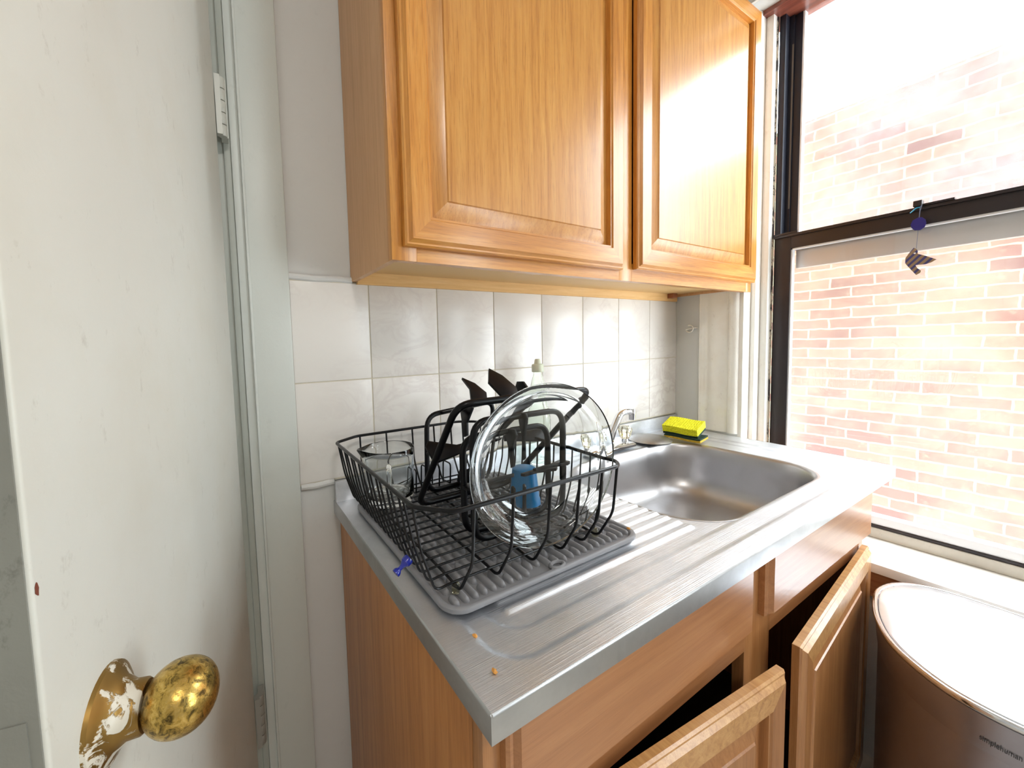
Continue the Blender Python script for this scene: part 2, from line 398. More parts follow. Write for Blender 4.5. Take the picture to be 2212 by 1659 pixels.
# jamb liner steps (left), blind stop
bm = NB()
for (ya, yb, s) in ((-.2345, -.247, 1), (-1.17, -1.158, 1)):
    box(bm, .0, .06, min(ya, yb), max(ya, yb), .60, 2.36)
box(bm, .050, .112, -.262, -.247, .60, 2.36, bev=.003); box(bm, .085, .112, -.284, -.262, .60, 2.36, bev=.004)
box(bm, .050, .112, -1.158, -1.143, .60, 2.36, bev=.003)
obj('jamb', bm, CASEP, win)
t = NT('peeling_stop_paint'); v = t.coords((1, 1, .35)); n = t.noise(v, 45, 6, .75, .4)
c = t.ramp(n, [(.47, lin(206, 192, 170)), (.50, lin(60, 50, 48))], 'LINEAR'); t.l(c, t.b.inputs['Base Color']); t.set(Roughness=.5); t.bump(n, .5, .002); PEEL = t.m
bm = NB(); box(bm, .1115, .119, -.2865, -.270, .60, 2.36)
obj('stop_bead', bm, PEEL, win)
# lower sash
bm = NB(); zs0, zs1 = .655, 1.605
box(bm, .12, .145, Y0, -.2875, zs0, zs1, bev=.001); box(bm, .12, .145, -1.14, Y1, zs0, zs1, bev=.001)
box(bm, .12, .145, Y1, Y0, 1.556, zs1, bev=.001)
box(bm, .113, .150, Y1-.05, -.2868, 1.597, 1.606, bev=.001); box(bm, .113, .121, -.355, -.2868, 1.603, 1.612, bev=.001)
box(bm, .12, .145, Y1, Y0, zs0, zs0+.009, bev=.001)
obj('lower_sash', bm, DARKF, win)
bm = NB(); box(bm, .124, .143, Y0-.004, Y0, .664, 1.556); box(bm, .124, .16, Y1, Y0, .664, .690, bev=.003); box(bm, .124, .142, Y1, Y0, 1.5515, 1.556)
obj('glazing_strip', bm, WHITEA, win)
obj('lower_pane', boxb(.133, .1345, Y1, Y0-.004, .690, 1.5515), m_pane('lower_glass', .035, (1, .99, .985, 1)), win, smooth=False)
# upper tracks + sash
bm = NB()
box(bm, .12, .15, -.305, -.2875, 1.606, 2.36, bev=.001); box(bm, .15, .16, -.318, -.30, 1.606, 2.36); box(bm, .158, .185, -.338, -.2875, 1.556, 2.36, bev=.001)
obj('side_track', bm, DARKT, win)
bm = NB(); box(bm, .1495, .1515, -.318, -.3135, 1.70, 2.25)
obj('weather_strip', bm, m_paint('felt_strip', lin(120, 112, 104), .9, .4), win)
bm = NB(); box(bm, .16, .185, Y1, -.335, 1.490, 1.575, bev=.006); obj('upper_sash_rail', bm, ALU, win)
bm = NB(); box(bm, .16, .182, -.343, -.338, 1.575, 2.36); box(bm, .12, .19, -1.15, Y1-.0, 1.606, 2.36); obj('upper_sash_stile', bm, WHITEA, win)
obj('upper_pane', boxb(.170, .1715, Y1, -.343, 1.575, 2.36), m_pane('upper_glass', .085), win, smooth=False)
bm = NB(); box(bm, .06, .20, -1.17, -.235, 2.345, 2.372); obj('head_board', bm, m_wood('reddish_head', 1, lin(100, 50, 40), lin(130, 70, 56), lin(150, 88, 70)), win)
# sill
bm = NB(); box(bm, -.080, .135, -1.25, -.236, .597, .625, bev=.006); obj('sill', bm, SILLP, win)
bm = NB(); box(bm, .112, .135, -1.17, -.25, .6252, .655, bev=.003); obj('sill_stop', bm, SILLG, win)
bm = NB(); box(bm, -.020, -.0005, -1.25, -.20, .50, .5965, bev=.003); box(bm, -.030, -.02, -1.25, -.2, .580, .5965, bev=.003)
obj('sill_apron', bm, m_wood('apron_wood', 1, lin(170, 110, 76), lin(200, 145, 105), lin(214, 164, 124), fig=.6), win)
# sash lock
bm = NB(); box(bm, .100, .125, -.634, -.617, 1.6062, 1.622, bev=.002); box(bm, .108, .128, -.690, -.634, 1.6062, 1.612, bev=.002)
obj('sash_lock', bm, DARKF, win)

# hook painted on wall
hk = root('wall_hook', 'small white painted cup hook screwed to the wall beside the window casing', 'hook', (0, -.075, 1.295))
bm = NB(); pts = [(-.001, -.090, 1.296), (-.010, -.088, 1.296)]+[(-.012, -.066+.014*math.cos(a), 1.293+.014*math.sin(a)) for a in [math.radians(x) for x in range(-10, -300, -20)]]
tube(bm, pts, .0022, 8); obj('hook_wire', bm, CASEP, hk)

fill_win = bpy.data.objects.new('fill_window', None); S.collection.objects.link(fill_win); fill_win.location = (.12, -2.3, .75); WL['fill_window'] = Vector((.12, -2.3, .75)); fill_win['kind'] = 'structure'  # window added out of view to let fill light into the room
bm = NB(); box(bm, .1, .14, -2.75, -2.71, .75, 2.2); box(bm, .1, .14, -1.94, -1.9, .75, 2.2); box(bm, .1, .14, -2.71, -1.94, .75, .80); box(bm, .1, .14, -2.71, -1.94, 2.15, 2.2); box(bm, .1, .14, -2.71, -1.94, 1.46, 1.5)
obj('sash', bm, DARKF, fill_win, smooth=False)

# ------------------------------------------------------------------ hanging ornament
orn = root('hanging_ornament', 'striped paper bird and blue disc hanging on a cord from the sash lock', 'ornament', (.1, -.63, 1.60))
bm = NB(); prism(bm, [(-0.6294, 1.5736), (-0.6362, 1.5725), (-0.6425, 1.5649), (-0.6445, 1.5545), (-0.6416, 1.5437), (-0.634, 1.5382), (-0.6237, 1.5399), (-0.6178, 1.5474), (-0.6157, 1.5572), (-0.6194, 1.5681)], lambda a, b, d: Vector((d, a, b)), .094, .097)
obj('disc', bm, m_plain('blue_disc', lin(40, 34, 130), .3), orn, label='dark blue glass disc')
t = NT('striped_bird'); v = t.coords((1, 1, 1), rot=(math.radians(-38), 0, 0)); wv = t.n('ShaderNodeTexWave', bands_direction='Y'); wv.inputs['Scale'].default_value = 26; wv.inputs['Distortion'].default_value = 2.0; wv.inputs['Detail'].default_value = 1; wv.inputs['Detail Scale'].default_value = .6
t.l(v, wv.inputs['Vector']); c = t.ramp(wv.outputs['Fac'], [(.40, lin(70, 70, 124)), (.48, lin(150, 128, 104))]); t.l(c, t.b.inputs['Base Color']); t.set(Roughness=.7); BIRD = t.m
bird = [(-0.6236, 1.4923), (-0.6289, 1.4881), (-0.6313, 1.4817), (-0.6316, 1.4741), (-0.6453, 1.4662), (-0.6659, 1.4521), (-0.657, 1.4456), (-0.6461, 1.4426), (-0.6286, 1.4433), (-0.6317, 1.4351), (-0.6394, 1.4262), (-0.6379, 1.4205), (-0.6307, 1.4158), (-0.6192, 1.4339), (-0.6087, 1.4522), (-0.6088, 1.4668), (-0.6154, 1.4791)]
bm = NB(); prism(bm, bird, lambda a, b, d: Vector((d, a, b)), .0945, .0965)
bo = obj('bird', bm, BIRD, orn, label='paper bird with blue and tan stripes')
bm = NB(); lathe(bm, [(.0002, 0), (.0022, 0), (.0022, .0006), (.0002, .0006)], (.0938, -.6262, 1.4765), 12, Matrix(((0, 0, 1), (1, 0, 0), (0, 1, 0))))
obj('eye', bm, m_plain('white_eye', (.9, .9, .9, 1), .5), bo)
bm = NB(); tube(bm, [(.0955, -.6300, 1.540), (.0955, -.6285, 1.49)], .0005, 6)
obj('thread', bm, m_plain('pale_thread', lin(110, 120, 150), .5), orn); bm = NB()
tube(bm, [(.0955, -.6305, 1.570), (.097, -.6315, 1.590), (.098, -.6345, 1.606), (.104, -.6330, 1.609), (.098, -.6310, 1.600), (.0975, -.6305, 1.570)], .0008, 6)
obj('loop', bm, m_plain('loop_thread', lin(110, 120, 150), .5), orn)
bm = NB(); tube(bm, rounded([(.098, -.6310, 1.6015), (.096, -.624, 1.601), (.095, -.618, 1.594), (.095, -.6135, 1.590)], .005), .0013, 8); obj('cord', bm, m_plain('cyan_cord', lin(40, 170, 220), .4), orn, label='bright cyan cord end')

# ------------------------------------------------------------------ raised panel door builder
def panel_door(parent, name, M, wd, ht, th=.021, st=.055, matS=OAKV, matR=OAKH, matP=OAKP, label=None):
    """M(a, d, z): a along width, d depth out of the cabinet, z up. One door part with stiles, rails, panel as sub-parts"""
    base = M(0, 0, 0)
    e = bpy.data.objects.new(name, None); S.collection.objects.link(e); e.parent = parent
    e.location = base-WL[parent.name]; WL[e.name] = base.copy()
    if label: e['label'] = label
    prof = [(.0, .001), (.0, th-.009), (.003, th-.006), (.006, th-.006), (.012, th), (st-.008, th), (st-.006, th-.003), (st-.002, th-.003), (st, th-.016), (st, .001)]
    def seg(nm, mat, side, lab=None):
        bm = NB(); A = []; B = []
        for (i, d) in prof:
            if side == 'L': A.append(M(i, d, i)); B.append(M(i, d, ht-i))
            if side == 'R': A.append(M(wd-i, d, i)); B.append(M(wd-i, d, ht-i))
            if side == 'B': A.append(M(i, d, i)); B.append(M(wd-i, d, i))
            if side == 'T': A.append(M(i, d, ht-i)); B.append(M(wd-i, d, ht-i))
        loft(bm, [A, B]); o = obj(nm, bm, mat, None, loc=base, ang=20); o.parent = e; o.location = (0, 0, 0)
    seg('stile', matS, 'L'); seg('stile', matS, 'R'); seg('rail', matR, 'B'); seg('rail', matR, 'T')
    bm = NB(); rings = []
    for (i, d) in ((st-.001, .002), (st-.001, th-.0155), (st+.003, th-.015), (st+.031, th-.006), (st+.033, th-.0035)):
        rings.append([M(i, d, i), M(wd-i, d, i), M(wd-i, d, ht-i), M(i, d, ht-i)])
    loft(bm, rings); o = obj('panel', bm, matP, None, loc=base, ang=20); o.parent = e; o.location = (0, 0, 0)
    return e

# ------------------------------------------------------------------ upper cabinet
uc = root('wall_cabinet', 'honey oak two-door cabinet hung on the wall above the sink', 'cabinet', (-.66, -.002, 1.41))
CX0, CX1, CD, CZ0, CZ1 = -1.3175, -.0015, -.268, 1.410, 2.335
bm = NB(); box(bm, CX0, CX0+.012, CD+.019, -.002, CZ0, CZ1); obj('side_panel', bm, OAKS, uc, smooth=False)
bm = NB(); box(bm, CX1-.012, CX1, CD+.019, -.002, CZ0+.012, CZ1); obj('side_panel', bm, OAKS, uc, smooth=False)
bm = NB(); box(bm, CX0+.012, CX1-.012, CD+.019, -.018, CZ0+.022, CZ0+.034); obj('bottom_panel', bm, m_plain('bottom_board', lin(214, 176, 120), .5), uc, smooth=False)
bm = NB(); box(bm, CX0+.012, CX1-.012, -.018, -.002, CZ0-.006, CZ1); obj('back_panel', bm, OAKPALE, uc, smooth=False)
bm = NB(); box(bm, CX0+.012, CX1-.012, CD+.019, -.018, CZ1-.012, CZ1); obj('top_panel', bm, OAKS, uc, smooth=False)
for (a, b) in ((CX0, CX0+.048), (-.704, -.652), (CX1-.034, CX1)):
    bm = NB(); box(bm, a, b, CD, CD+.019, CZ0, CZ1, bev=.0008); obj('face_stile', bm, OAKV, uc)
for (a, b, z0, z1) in ((CX0+.048, -.704, CZ0, CZ0+.045), (-.652, CX1-.034, CZ0, CZ0+.045), (CX0+.048, -.704, CZ1-.04, CZ1), (-.652, CX1-.034, CZ1-.04, CZ1)):
    bm = NB(); box(bm, a, b, CD, CD+.019, z0, z1); obj('face_rail', bm, OAKH, uc, smooth=False)
bm = NB(); box(bm, -.080, -.050, -.040, -.018, CZ0+.004, CZ0+.0215, bev=.001); obj('corner_block', bm, m_wood('red_block', 1, lin(140, 80, 50), lin(170, 100, 66), lin(180, 112, 76)), uc)
panel_door(uc, 'door', lambda a, d, z: Vector((-1.297+a, CD-.0005-d, 1.434+z)), .592, .878, label='left raised-panel door')
panel_door(uc, 'door', lambda a, d, z: Vector((-.649+a, CD-.0005-d, 1.440+z)), .643, .878, label='right raised-panel door')

# ------------------------------------------------------------------ base cabinet
bc = root('sink_base_cabinet', 'oak sink base cabinet with two doors ajar under the steel counter', 'cabinet', (-.75, -.3, 0))
BX0, BX1, BY, BZ = -1.368, -.140, -.60, .868
bm = NB(); box(bm, BX0, BX0+.014, BY+.020, -.003, 0, BZ); obj('side_panel', bm, m_wood('base_side_veneer', 2, lin(170, 108, 54), lin(196, 130, 72), lin(212, 148, 88), rough=.4, coat=.15, fig=.6), bc, smooth=False)
bm = NB(); box(bm, BX1-.014, BX1, BY+.020, -.003, 0, BZ); obj('side_panel', bm, BASEV, bc, smooth=False)
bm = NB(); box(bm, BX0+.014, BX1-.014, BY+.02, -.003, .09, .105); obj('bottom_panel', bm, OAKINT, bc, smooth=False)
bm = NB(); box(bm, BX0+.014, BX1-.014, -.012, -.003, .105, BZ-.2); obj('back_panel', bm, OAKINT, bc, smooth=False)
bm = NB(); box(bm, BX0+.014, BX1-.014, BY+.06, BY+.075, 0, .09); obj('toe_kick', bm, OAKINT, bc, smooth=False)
for (a, b) in ((BX0, -1.322), (-.789, -.688), (-.180, BX1)):
    bm = NB(); box(bm, a, b, BY, BY+.020, .09, BZ, bev=.0012); obj('face_stile', bm, BASEV, bc)
for (a, b) in ((-1.322, -.789), (-.688, -.180)):
    bm = NB(); box(bm, a, b, BY, BY+.020, .677, BZ); obj('face_rail', bm, BASEF, bc, smooth=False)
    bm = NB(); box(bm, a, b, BY, BY+.020, .09, .13); obj('face_rail', bm, BASEF, bc, smooth=False)
def false_front(x0, x1, z0, z1, y0, lab):
    bm = NB(); rings = []
    for (i, d) in ((0, 0), (0, .010), (.004, .013), (.008, .013), (.014, .020), (.0145, .020)):
        rings.append([Vector((x0+i, y0-d, z0+i*.5)), Vector((x1-i, y0-d, z0+i*.5)), Vector((x1-i, y0-d, z1-i)), Vector((x0+i, y0-d, z1-i))])
    loft(bm, rings); return obj('false_drawer_front', bm, BASEF, bc, ang=20)
false_front(-1.345, -.795, .731, .866, BY-.0003, 'l'); false_front(-.738, -.150, .731, .866, BY-.0003, 'r')
# doors ajar
a1 = math.radians(5.6); h1 = Vector((-1.325, BY-.003, .10))
panel_door(bc, 'door', lambda a, d, z: h1+Vector((a*math.cos(a1)-d*math.sin(a1), -a*math.sin(a1)-d*math.cos(a1), z)), .522, .60, matS=BASEV, matR=ENDG, matP=BASEV, label='left door, ajar, hinged on its left')
a2 = math.radians(4.6); h2 = Vector((-.160, BY-.003, .10))
panel_door(bc, 'door', lambda a, d, z: h2+Vector((-a*math.cos(a2)+d*math.sin(a2), -a*math.sin(a2)-d*math.cos(a2), z)), .570, .60, matS=BASEV, matR=ENDG, matP=BASEV, label='right door, ajar, hinged on its right')

# ------------------------------------------------------------------ sink counter
sk = root('sink_counter', 'stainless steel sink counter with drainboard, spanning the base cabinet', 'sink', (-.7, -.3, .87))
ZC = .900
def XM(x, y):   # the right end is cut slightly out of square
    e = -.004-.049*(-y/.635); k = (x-XL)/(-.004-XL); return XL+k*(e-XL)
BCX, BCY, BHX, BHY, BR = -.5165, -.342, .305, .213, .125
def sdf(x, y, cx, cy, hx_, hy_, r):
    qx = abs(x-cx)-(hx_-r); qy = abs(y-cy)-(hy_-r)
    return math.hypot(max(qx, 0), max(qy, 0))+min(max(qx, qy), 0)-r
def sstep(a, b, x):
    t_ = min(1, max(0, (x-a)/(b-a))); return t_*t_*(3-2*t_)
def hz(x, y):
    h = 0
    h -= .0030*sstep(.004, -.006, sdf(x, y, -.718, -.318, .618, .284, .05))
    h -= .0022*sstep(.003, -.005, sdf(x, y, -.718, -.312, .583, .248, .04))
    if y > -.10: h += .0025*sstep(-.1, -.085, y)*(1 if x > -.75 else 0)
    # drain ridges
    if x < -.80:
        k = (y+.5204)/.0238
        if -.4 < k < 15.4:
            f = abs(k-round(k)); yy = f*.0238
            e = max(0, x+.829)  # rounded end
            d = math.hypot(yy, e) if e > 0 else yy
            e2 = max(0, -1.27-x); d = math.hypot(yy, e2) if e2 > 0 else d
            h += .0032*sstep(.0088, .003, d)
    return h
bm = NB(); NX, NY = 430, 206
grid = [[None]*(NY+1) for _ in range(NX+1)]
for i in range(NX+1):
    x = XL+(-.004-XL)*i/NX
    for j in range(NY+1):
        y = -.635+(.635-.0)*j/NY
        z = ZC+hz(XM(x, y), y)
        grid[i][j] = bm.verts.new((XM(x, y), y, z))
for i in range(NX):
    for j in range(NY):
        q = (grid[i][j], grid[i+1][j], grid[i+1][j+1], grid[i][j+1])
        cx = (q[0].co.x+q[2].co.x)/2; cy = (q[0].co.y+q[2].co.y)/2
        if sdf(cx, cy, BCX, BCY, BHX, BHY, BR) > .0015: bm.faces.new(q)
# skirts
def skirt(vs, drop=.031, th=.0):
    lo = [bm.verts.new((v_.co.x, v_.co.y, ZC-drop)) for v_ in vs]
    for a in range(len(vs)-1): bm.faces.new((vs[a], vs[a+1], lo[a+1], lo[a]))
for f in [v_ for r_ in grid for v_ in r_ if not v_.link_faces]: bm.verts.remove(f)
obj('drainboard', bm, STEEL, sk, ang=60)
# front and end edges as real folded lips
def lip(p0, p1, nout):
    bm = NB(); n_ = Vector(nout); A = []; B = []
    for (o_, z) in ((0, ZC+.0006), (.0016, ZC-.0004), (.0022, ZC-.003), (.0022, ZC-.0305), (-.0005, ZC-.0305), (-.0005, ZC-.002)):
        A.append(Vector(p0)+n_*o_+Vector((0, 0, z))); B.append(Vector(p1)+n_*o_+Vector((0, 0, z)))
    loft(bm, [A, B]); return bm
obj('front_edge', lip((XL-.002, -.635, 0), (XM(-.004, -.635)+.002, -.635, 0), (0, -1, 0)), STEELE, sk, ang=60)
obj('end_edge', lip((XL, -.637, 0), (XL, -.002, 0), (-1, 0, 0)), STEELE, sk, ang=60)
d_ = Vector((.049, .635, 0)).normalized(); obj('end_edge', lip((XM(-.004, -.635), -.637, 0), (-.0045, -.002, 0), (d_.y, -d_.x, 0)), STEELE, sk, ang=60)
bm = NB(); box(bm, XL, -.006, -.020, -.009, ZC-.001, .9485, bev=.002); obj('backsplash_upstand', bm, STEEL, sk)
bm = NB(); rings = []
for (i, z) in ((-.006, -.0047), (-.004, -.0042), (-.001, -.0045), (.0035, -.0075), (.007, -.014), (.010, -.05), (.016, -.115), (.024, -.143), (.040, -.160), (.070, -.169), (.12, -.171), (.19, -.1725)):
    rings.append([Vector((x, y, ZC+z)) for x, y in rrect(BCX, BCY, BHX-i, BHY-i, max(.02, BR-i*.6), 14)])
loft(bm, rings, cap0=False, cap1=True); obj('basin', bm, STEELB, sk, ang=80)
bm = NB(); lathe(bm, [(.0005, 0), (.026, 0), (.030, .001), (.042, .0035), (.044, .0025), (.044, 0), (.0449, -.002)], (BCX+.04, BCY, ZC-.1715), 40)
obj('drain', bm, CHROME, sk)

# ------------------------------------------------------------------ faucet
fa = root('faucet', 'chrome two-handle faucet standing behind the basin', 'faucet', (-.53, -.09, .901))
ZF = .9028
bm = NB(); rr = [(-.005, 0), (-.005, .006), (0, .0095), (.006, .011)]
rings = [[Vector((x, y, ZF+z)) for x, y in rrect(-.525, -.092, .112-i, .0305-i, .012, 6)] for i, z in ((0, 0), (0, .007), (.004, .0115), (.008, .0125))]
loft(bm, rings); obj('base_plate', bm, CHROME, fa, ang=40)
bm = NB(); lathe(bm, [(.0005, 0), (.017, 0), (.0165, .012), (.014, .020), (.0005, .0205)], (-.525, -.095, ZF+.0125), 28)
pts = rounded([(-.525, -.095, ZF+.02), (-.508, -.098, ZF+.062), (-.482, -.102, ZF+.110), (-.462, -.105, ZF+.118), (-.430, -.109, ZF+.116)], .022, 7)
tube(bm, pts, lambda t_: .0125-.003*t_, 18)
obj('spout', bm, CHROME, fa, ang=50)
bm = NB(); lathe(bm, [(.0005, .1), (.0125, .1), (.013, .094), (.013, .082), (.0125, .080), (.0115, .064), (.0005, .064)], (-.428, -.109, ZF+.025), 28)
obj('aerator', bm, CHROME, fa)
ACR = m_glass('amber_acrylic', (.95, .90, .72, 1), .05)
for x in (-.432, -.616):
    bm = NB(); lathe(bm, [(.0005, 0), (.011, 0), (.010, .008), (.0005, .0085)], (x, -.086, ZF+.0126), 20); hb = obj('handle', bm, CHROME, fa)
    bm = NB(); N = 16
    def rg(r, z): return [Vector((x+(r*(1 if k % 2 else .86))*math.cos(2*PI*k/N), -.086+(r*(1 if k % 2 else .86))*math.sin(2*PI*k/N), ZF+z)) for k in range(N)]
    loft(bm, [rg(.013, .0215), rg(.018, .030), rg(.0235, .048), rg(.0235, .056), rg(.017, .064), rg(.009, .066)])
    o = obj('crystal_knob', bm, ACR, None, loc=WL[hb.name], smooth=False); o.parent = hb; o.location = (0, 0, 0)

# low round steel disc beside the faucet
bm = NB(); lathe(bm, [(.0005, .014), (.030, .013), (.058, .008), (.068, .002), (.071, 0), (.071, -.0012), (.067, .0002), (.057, .006), (.03, .011), (.0006, .012)], (-.308, -.096, .9040), 48)
obj('steel_disc', bm, m_steel('dark_steel', (.42, .40, .38, 1), .32), label='round shallow dark steel disc lying between faucet and sponges', cat='lid', loc=(-.308, -.096, .904))

# ------------------------------------------------------------------ sponges
def sponge_mat(name, c1, rib):
    t = NT(name); v = t.coords(); n = t.noise(v, 400, 3, .7); vo = t.n('ShaderNodeTexVoronoi'); vo.inputs['Scale'].default_value = 190; t.l(v, vo.inputs['Vector'])
    pit = t.ramp(vo.outputs['Distance'], [(.10, tuple(x*.6 for x in c1[:3])+(1,)), (.30, c1)]); t.l(pit, t.b.inputs['Base Color']); t.set(Roughness=.85)
    t.bump(vo.outputs['Distance'], .9, .003); return t.m
SPY = sponge_mat('yellow_sponge', lin(240, 236, 30), 1); SPO = sponge_mat('worn_yellow_sponge', lin(205, 170, 50), 1)
SPG = m_paint('green_scouring', lin(24, 52, 42), .95, 1.0, stain_amt=.5, scale=40)
def sponge(name, label, c, rz, tilt, lx, ly, th, pad, bendamp, mat, pad_top=False):
    r = root(name, label, 'sponge', c, 'kitchen sponges'); Mx = Matrix.Rotation(rz, 3, 'Z') @ Matrix.Rotation(tilt, 3, 'Y')
    def slab(z0, z1, inset, ribs):
        bm = NB(); nx, ny = 16, 44; top = []; bot = []
        for i in range(nx+1):
            a = []; b = []
            for j in range(ny+1):
                u = (i/nx-.5)*(lx-inset); v_ = (j/ny-.5)*(ly-inset)
                bend = bendamp*math.sin(v_/ly*5.2)
                wob = (.0009*math.cos(v_*2*PI/.0072) if ribs else 0)
                a.append(bm.verts.new(Vector(c)+Mx @ Vector((u, v_, z1+bend+wob)))); b.append(bm.verts.new(Vector(c)+Mx @ Vector((u, v_, z0+bend))))
            top.append(a); bot.append(b)
        for i in range(nx):
            for j in range(ny):
                bm.faces.new((top[i][j], top[i+1][j], top[i+1][j+1], top[i][j+1])); bm.faces.new((bot[i][j], bot[i][j+1], bot[i+1][j+1], bot[i+1][j]))
        for i in range(nx):
            for j in (0, ny): bm.faces.new((top[i][j], top[i+1][j], bot[i+1][j], bot[i][j]))
        for j in range(ny):
            for i in (0, nx): bm.faces.new((top[i][j], top[i][j+1], bot[i][j+1], bot[i][j]))
        return bm
    if pad_top:
        obj('foam', slab(0, th, 0, False), mat, r); obj('scouring_pad', slab(th, th+pad, .001, False), SPG, r)
    else:
        obj('scouring_pad', slab(0, pad, .001, False), SPG, r); obj('foam', slab(pad, pad+th, 0, True), mat, r)
sponge('sponge', 'worn thin yellow sponge lying under the bright yellow one by the basin', (-.198, -.160, .9055), math.radians(8), math.radians(-3), .070, .118, .007, .005, .0018, SPO, True)
sponge('sponge', 'bright yellow sponge with green scouring pad, topmost of the stack', (-.190, -.150, .9265), math.radians(8), math.radians(-17), .074, .114, .024, .008, .0022, SPY)

# ------------------------------------------------------------------ dish soap bottle
bt = root('soap_bottle', 'clear plastic dish soap bottle against the tiles behind the rack', 'bottle', (-.800, -.066, .9015))
PLA = m_glass('clear_plastic', (.93, .97, .92, 1), .08, 1.3)
bc_ = (-.800, -.066, .9028)
bm = NB(); lathe(bm, [(.0005, 0), (.030, 0), (.034, .004), (.0345, .08), (.036, .13), (.034, .165), (.028, .205), (.020, .243), (.0135, .262), (.0135, .268), (.0125, .268), (.0125, .262), (.0185, .242), (.0265, .204), (.032, .165), (.034, .13), (.0325, .08), (.032, .005), (.0006, .003)], bc_, 36, squash=.8)
obj('bottle_body', bm, PLA, bt)
bm = NB(); lathe(bm, [(.0006, .268), (.0165, .268), (.0172, .270), (.0172, .288), (.0155, .291), (.0105, .292), (.0095, .296), (.0085, .303), (.0065, .306), (.0006, .3065)], bc_, 28)
obj('push_cap', bm, m_plain('milky_cap', lin(205, 212, 190), .4, 0, Subsurface_Weight=.2), bt)

# ------------------------------------------------------------------ drying mat
dm = root('drying_mat', 'grey ribbed silicone drying mat under the dish rack', 'mat', (-1.15, -.29, .9005))
bm = NB(); cx, cy, hx_, hy_ = -1.1535, -.289, .1985, .219; zb_ = .9038
rings = [[Vector((x, y, zb_+z)) for x, y in rrect(cx, cy, hx_-i, hy_-i, .032-i*.5, 8)] for i, z in ((.001, 0), (0, .001), (0, .0065), (.0015, .0078), (.006, .0078), (.0075, .0068), (.009, .0028))]
loft(bm, rings); obj('mat_tray', bm, MATG, dm, ang=50)
bm = NB()
def capsule(bm, x, y0, y1, w_, h_, z):
    n = 5; prof = [(math.cos(PI*k/6), math.sin(PI*k/6)) for k in range(7)]
    ys = [y0, y0+w_*.35, y0+w_, y1-w_, y1-w_*.35, y1]; sc = [.25, .75, 1, 1, .75, .25]
    rings = [[Vector((x+a*w_*s_, y, z+b*h_*min(1, s_*1.1))) for a, b in prof] for y, s_ in zip(ys, sc)]
    R = [[bm.verts.new(p) for p in r_] for r_ in rings]
    for i in range(len(R)-1):
        for k in range(6): bm.faces.new((R[i][k], R[i][k+1], R[i+1][k+1], R[i+1][k]))
    bm.faces.new(R[0]); bm.faces.new(R[-1][::-1])
nx = 24
for i in range(nx):
    x = cx-.178+.356*i/(nx-1); y = cy-.205; e = cy+.205; k = i % 3
    L = [.022, .058, .040][k]
    y = cy-.203+(.012 if 8 < i < 11 else 0)
    while y < e-.01:
        y1 = min(y+L, e); capsule(bm, x, y, y1, .0052, .0078, zb_+.0026); y = y1+.006; L = .058
obj('ribs', bm, MATG, dm, ang=60)
bm = NB(); tube(bm, [(cx+.012*math.cos(a), cy-.207+.008*math.sin(a), zb_+.0062) for a in [2*PI*k/20 for k in range(20)]], .0032, 8, closed=True)
obj('hanging_eyelet', bm, MATG, dm)

# ------------------------------------------------------------------ dish rack
rk = root('dish_rack', 'black wire dish rack full of stove grates standing on the mat', 'rack', (-1.19, -.28, .912))
RX0, RX1, RY0, RY1, RZ = -1.385, -1.018, -.520, -.036, 1.052
FX0, FX1, FY0, FY1, FZ = -1.352, -1.040, -.482, -.075, .926
rim = rounded([(RX0, RY1-.035, RZ), (RX0, RY0+.042, RZ), (RX0+.036, RY0, RZ), (RX1-.02, RY0, RZ), (RX1, RY0+.02, RZ), (RX1, RY1-.03, RZ), (RX1-.04, RY1, RZ), (RX0+.055, RY1, RZ)], .012, 5, True)
bm = NB(); tube(bm, rim, .0032, 10, closed=True); obj('rim', bm, BLACKW, rk)
for x in (-1.322, -1.258, -1.190, -1.130, -1.080, -1.044):
    bm = NB(); xx = min(x, RX1-.022)
    p = [(xx+.002, RY0, RZ), (xx+.004, RY0+.010, FZ+.045), (x, FY0, FZ-.006), (x, FY0+.035, FZ-.0025), (x, FY1-.035, FZ-.0025), (x, FY1, FZ-.006), (xx, RY1-.006, FZ+.05), (xx, RY1, RZ)]
    tube(bm, rounded(p, .012, 4), .0022, 8); obj('long_wire', bm, BLACKW, rk)
n = 17
for i in range(n):
    y = FY0+.012+(FY1-FY0-.024)*i/(n-1)
    bm = NB(); p = [(RX0, y+(.004 if i % 2 else -.004), RZ), (RX0+.012, y, FZ+.06), (FX0-.002, y, FZ-.001), (FX0+.022, y, FZ+.002), (FX1-.02, y, FZ+.002), (FX1, y, FZ-.001), (RX1-.004, y, FZ+.06), (RX1, y, RZ)]
    tube(bm, rounded(p, .010, 3), .0018, 7); obj('cross_wire', bm, BLACKW, rk)
FOOT = m_glass('yellowed_clear_rubber', (.80, .78, .58, 1), .15, 1.4)
for (x, y) in ((-1.322, -.470), (-1.036, -.470), (-1.322, -.09), (-1.036, -.09)):
    bm = NB(); lathe(bm, [(.0004, 0), (.0052, 0), (.006, .003), (.0058, .012), (.004, .0155), (.0004, .016)], (x, y, .9118), 14); obj('rubber_foot', bm, FOOT, rk, label='yellowed clear rubber foot')
# pronged tines inside the rack
for i, x in enumerate((-1.225, -1.196, -1.167, -1.138)):
    bm = NB(); tube(bm, rounded([(x-.008, -.11, FZ+.004), (x-.006, -.11, FZ+.055), (x-.006, -.145, FZ+.055), (x-.008, -.145, FZ+.004)], .008, 4), .0018, 7); obj('tine', bm, BLACKW, rk)

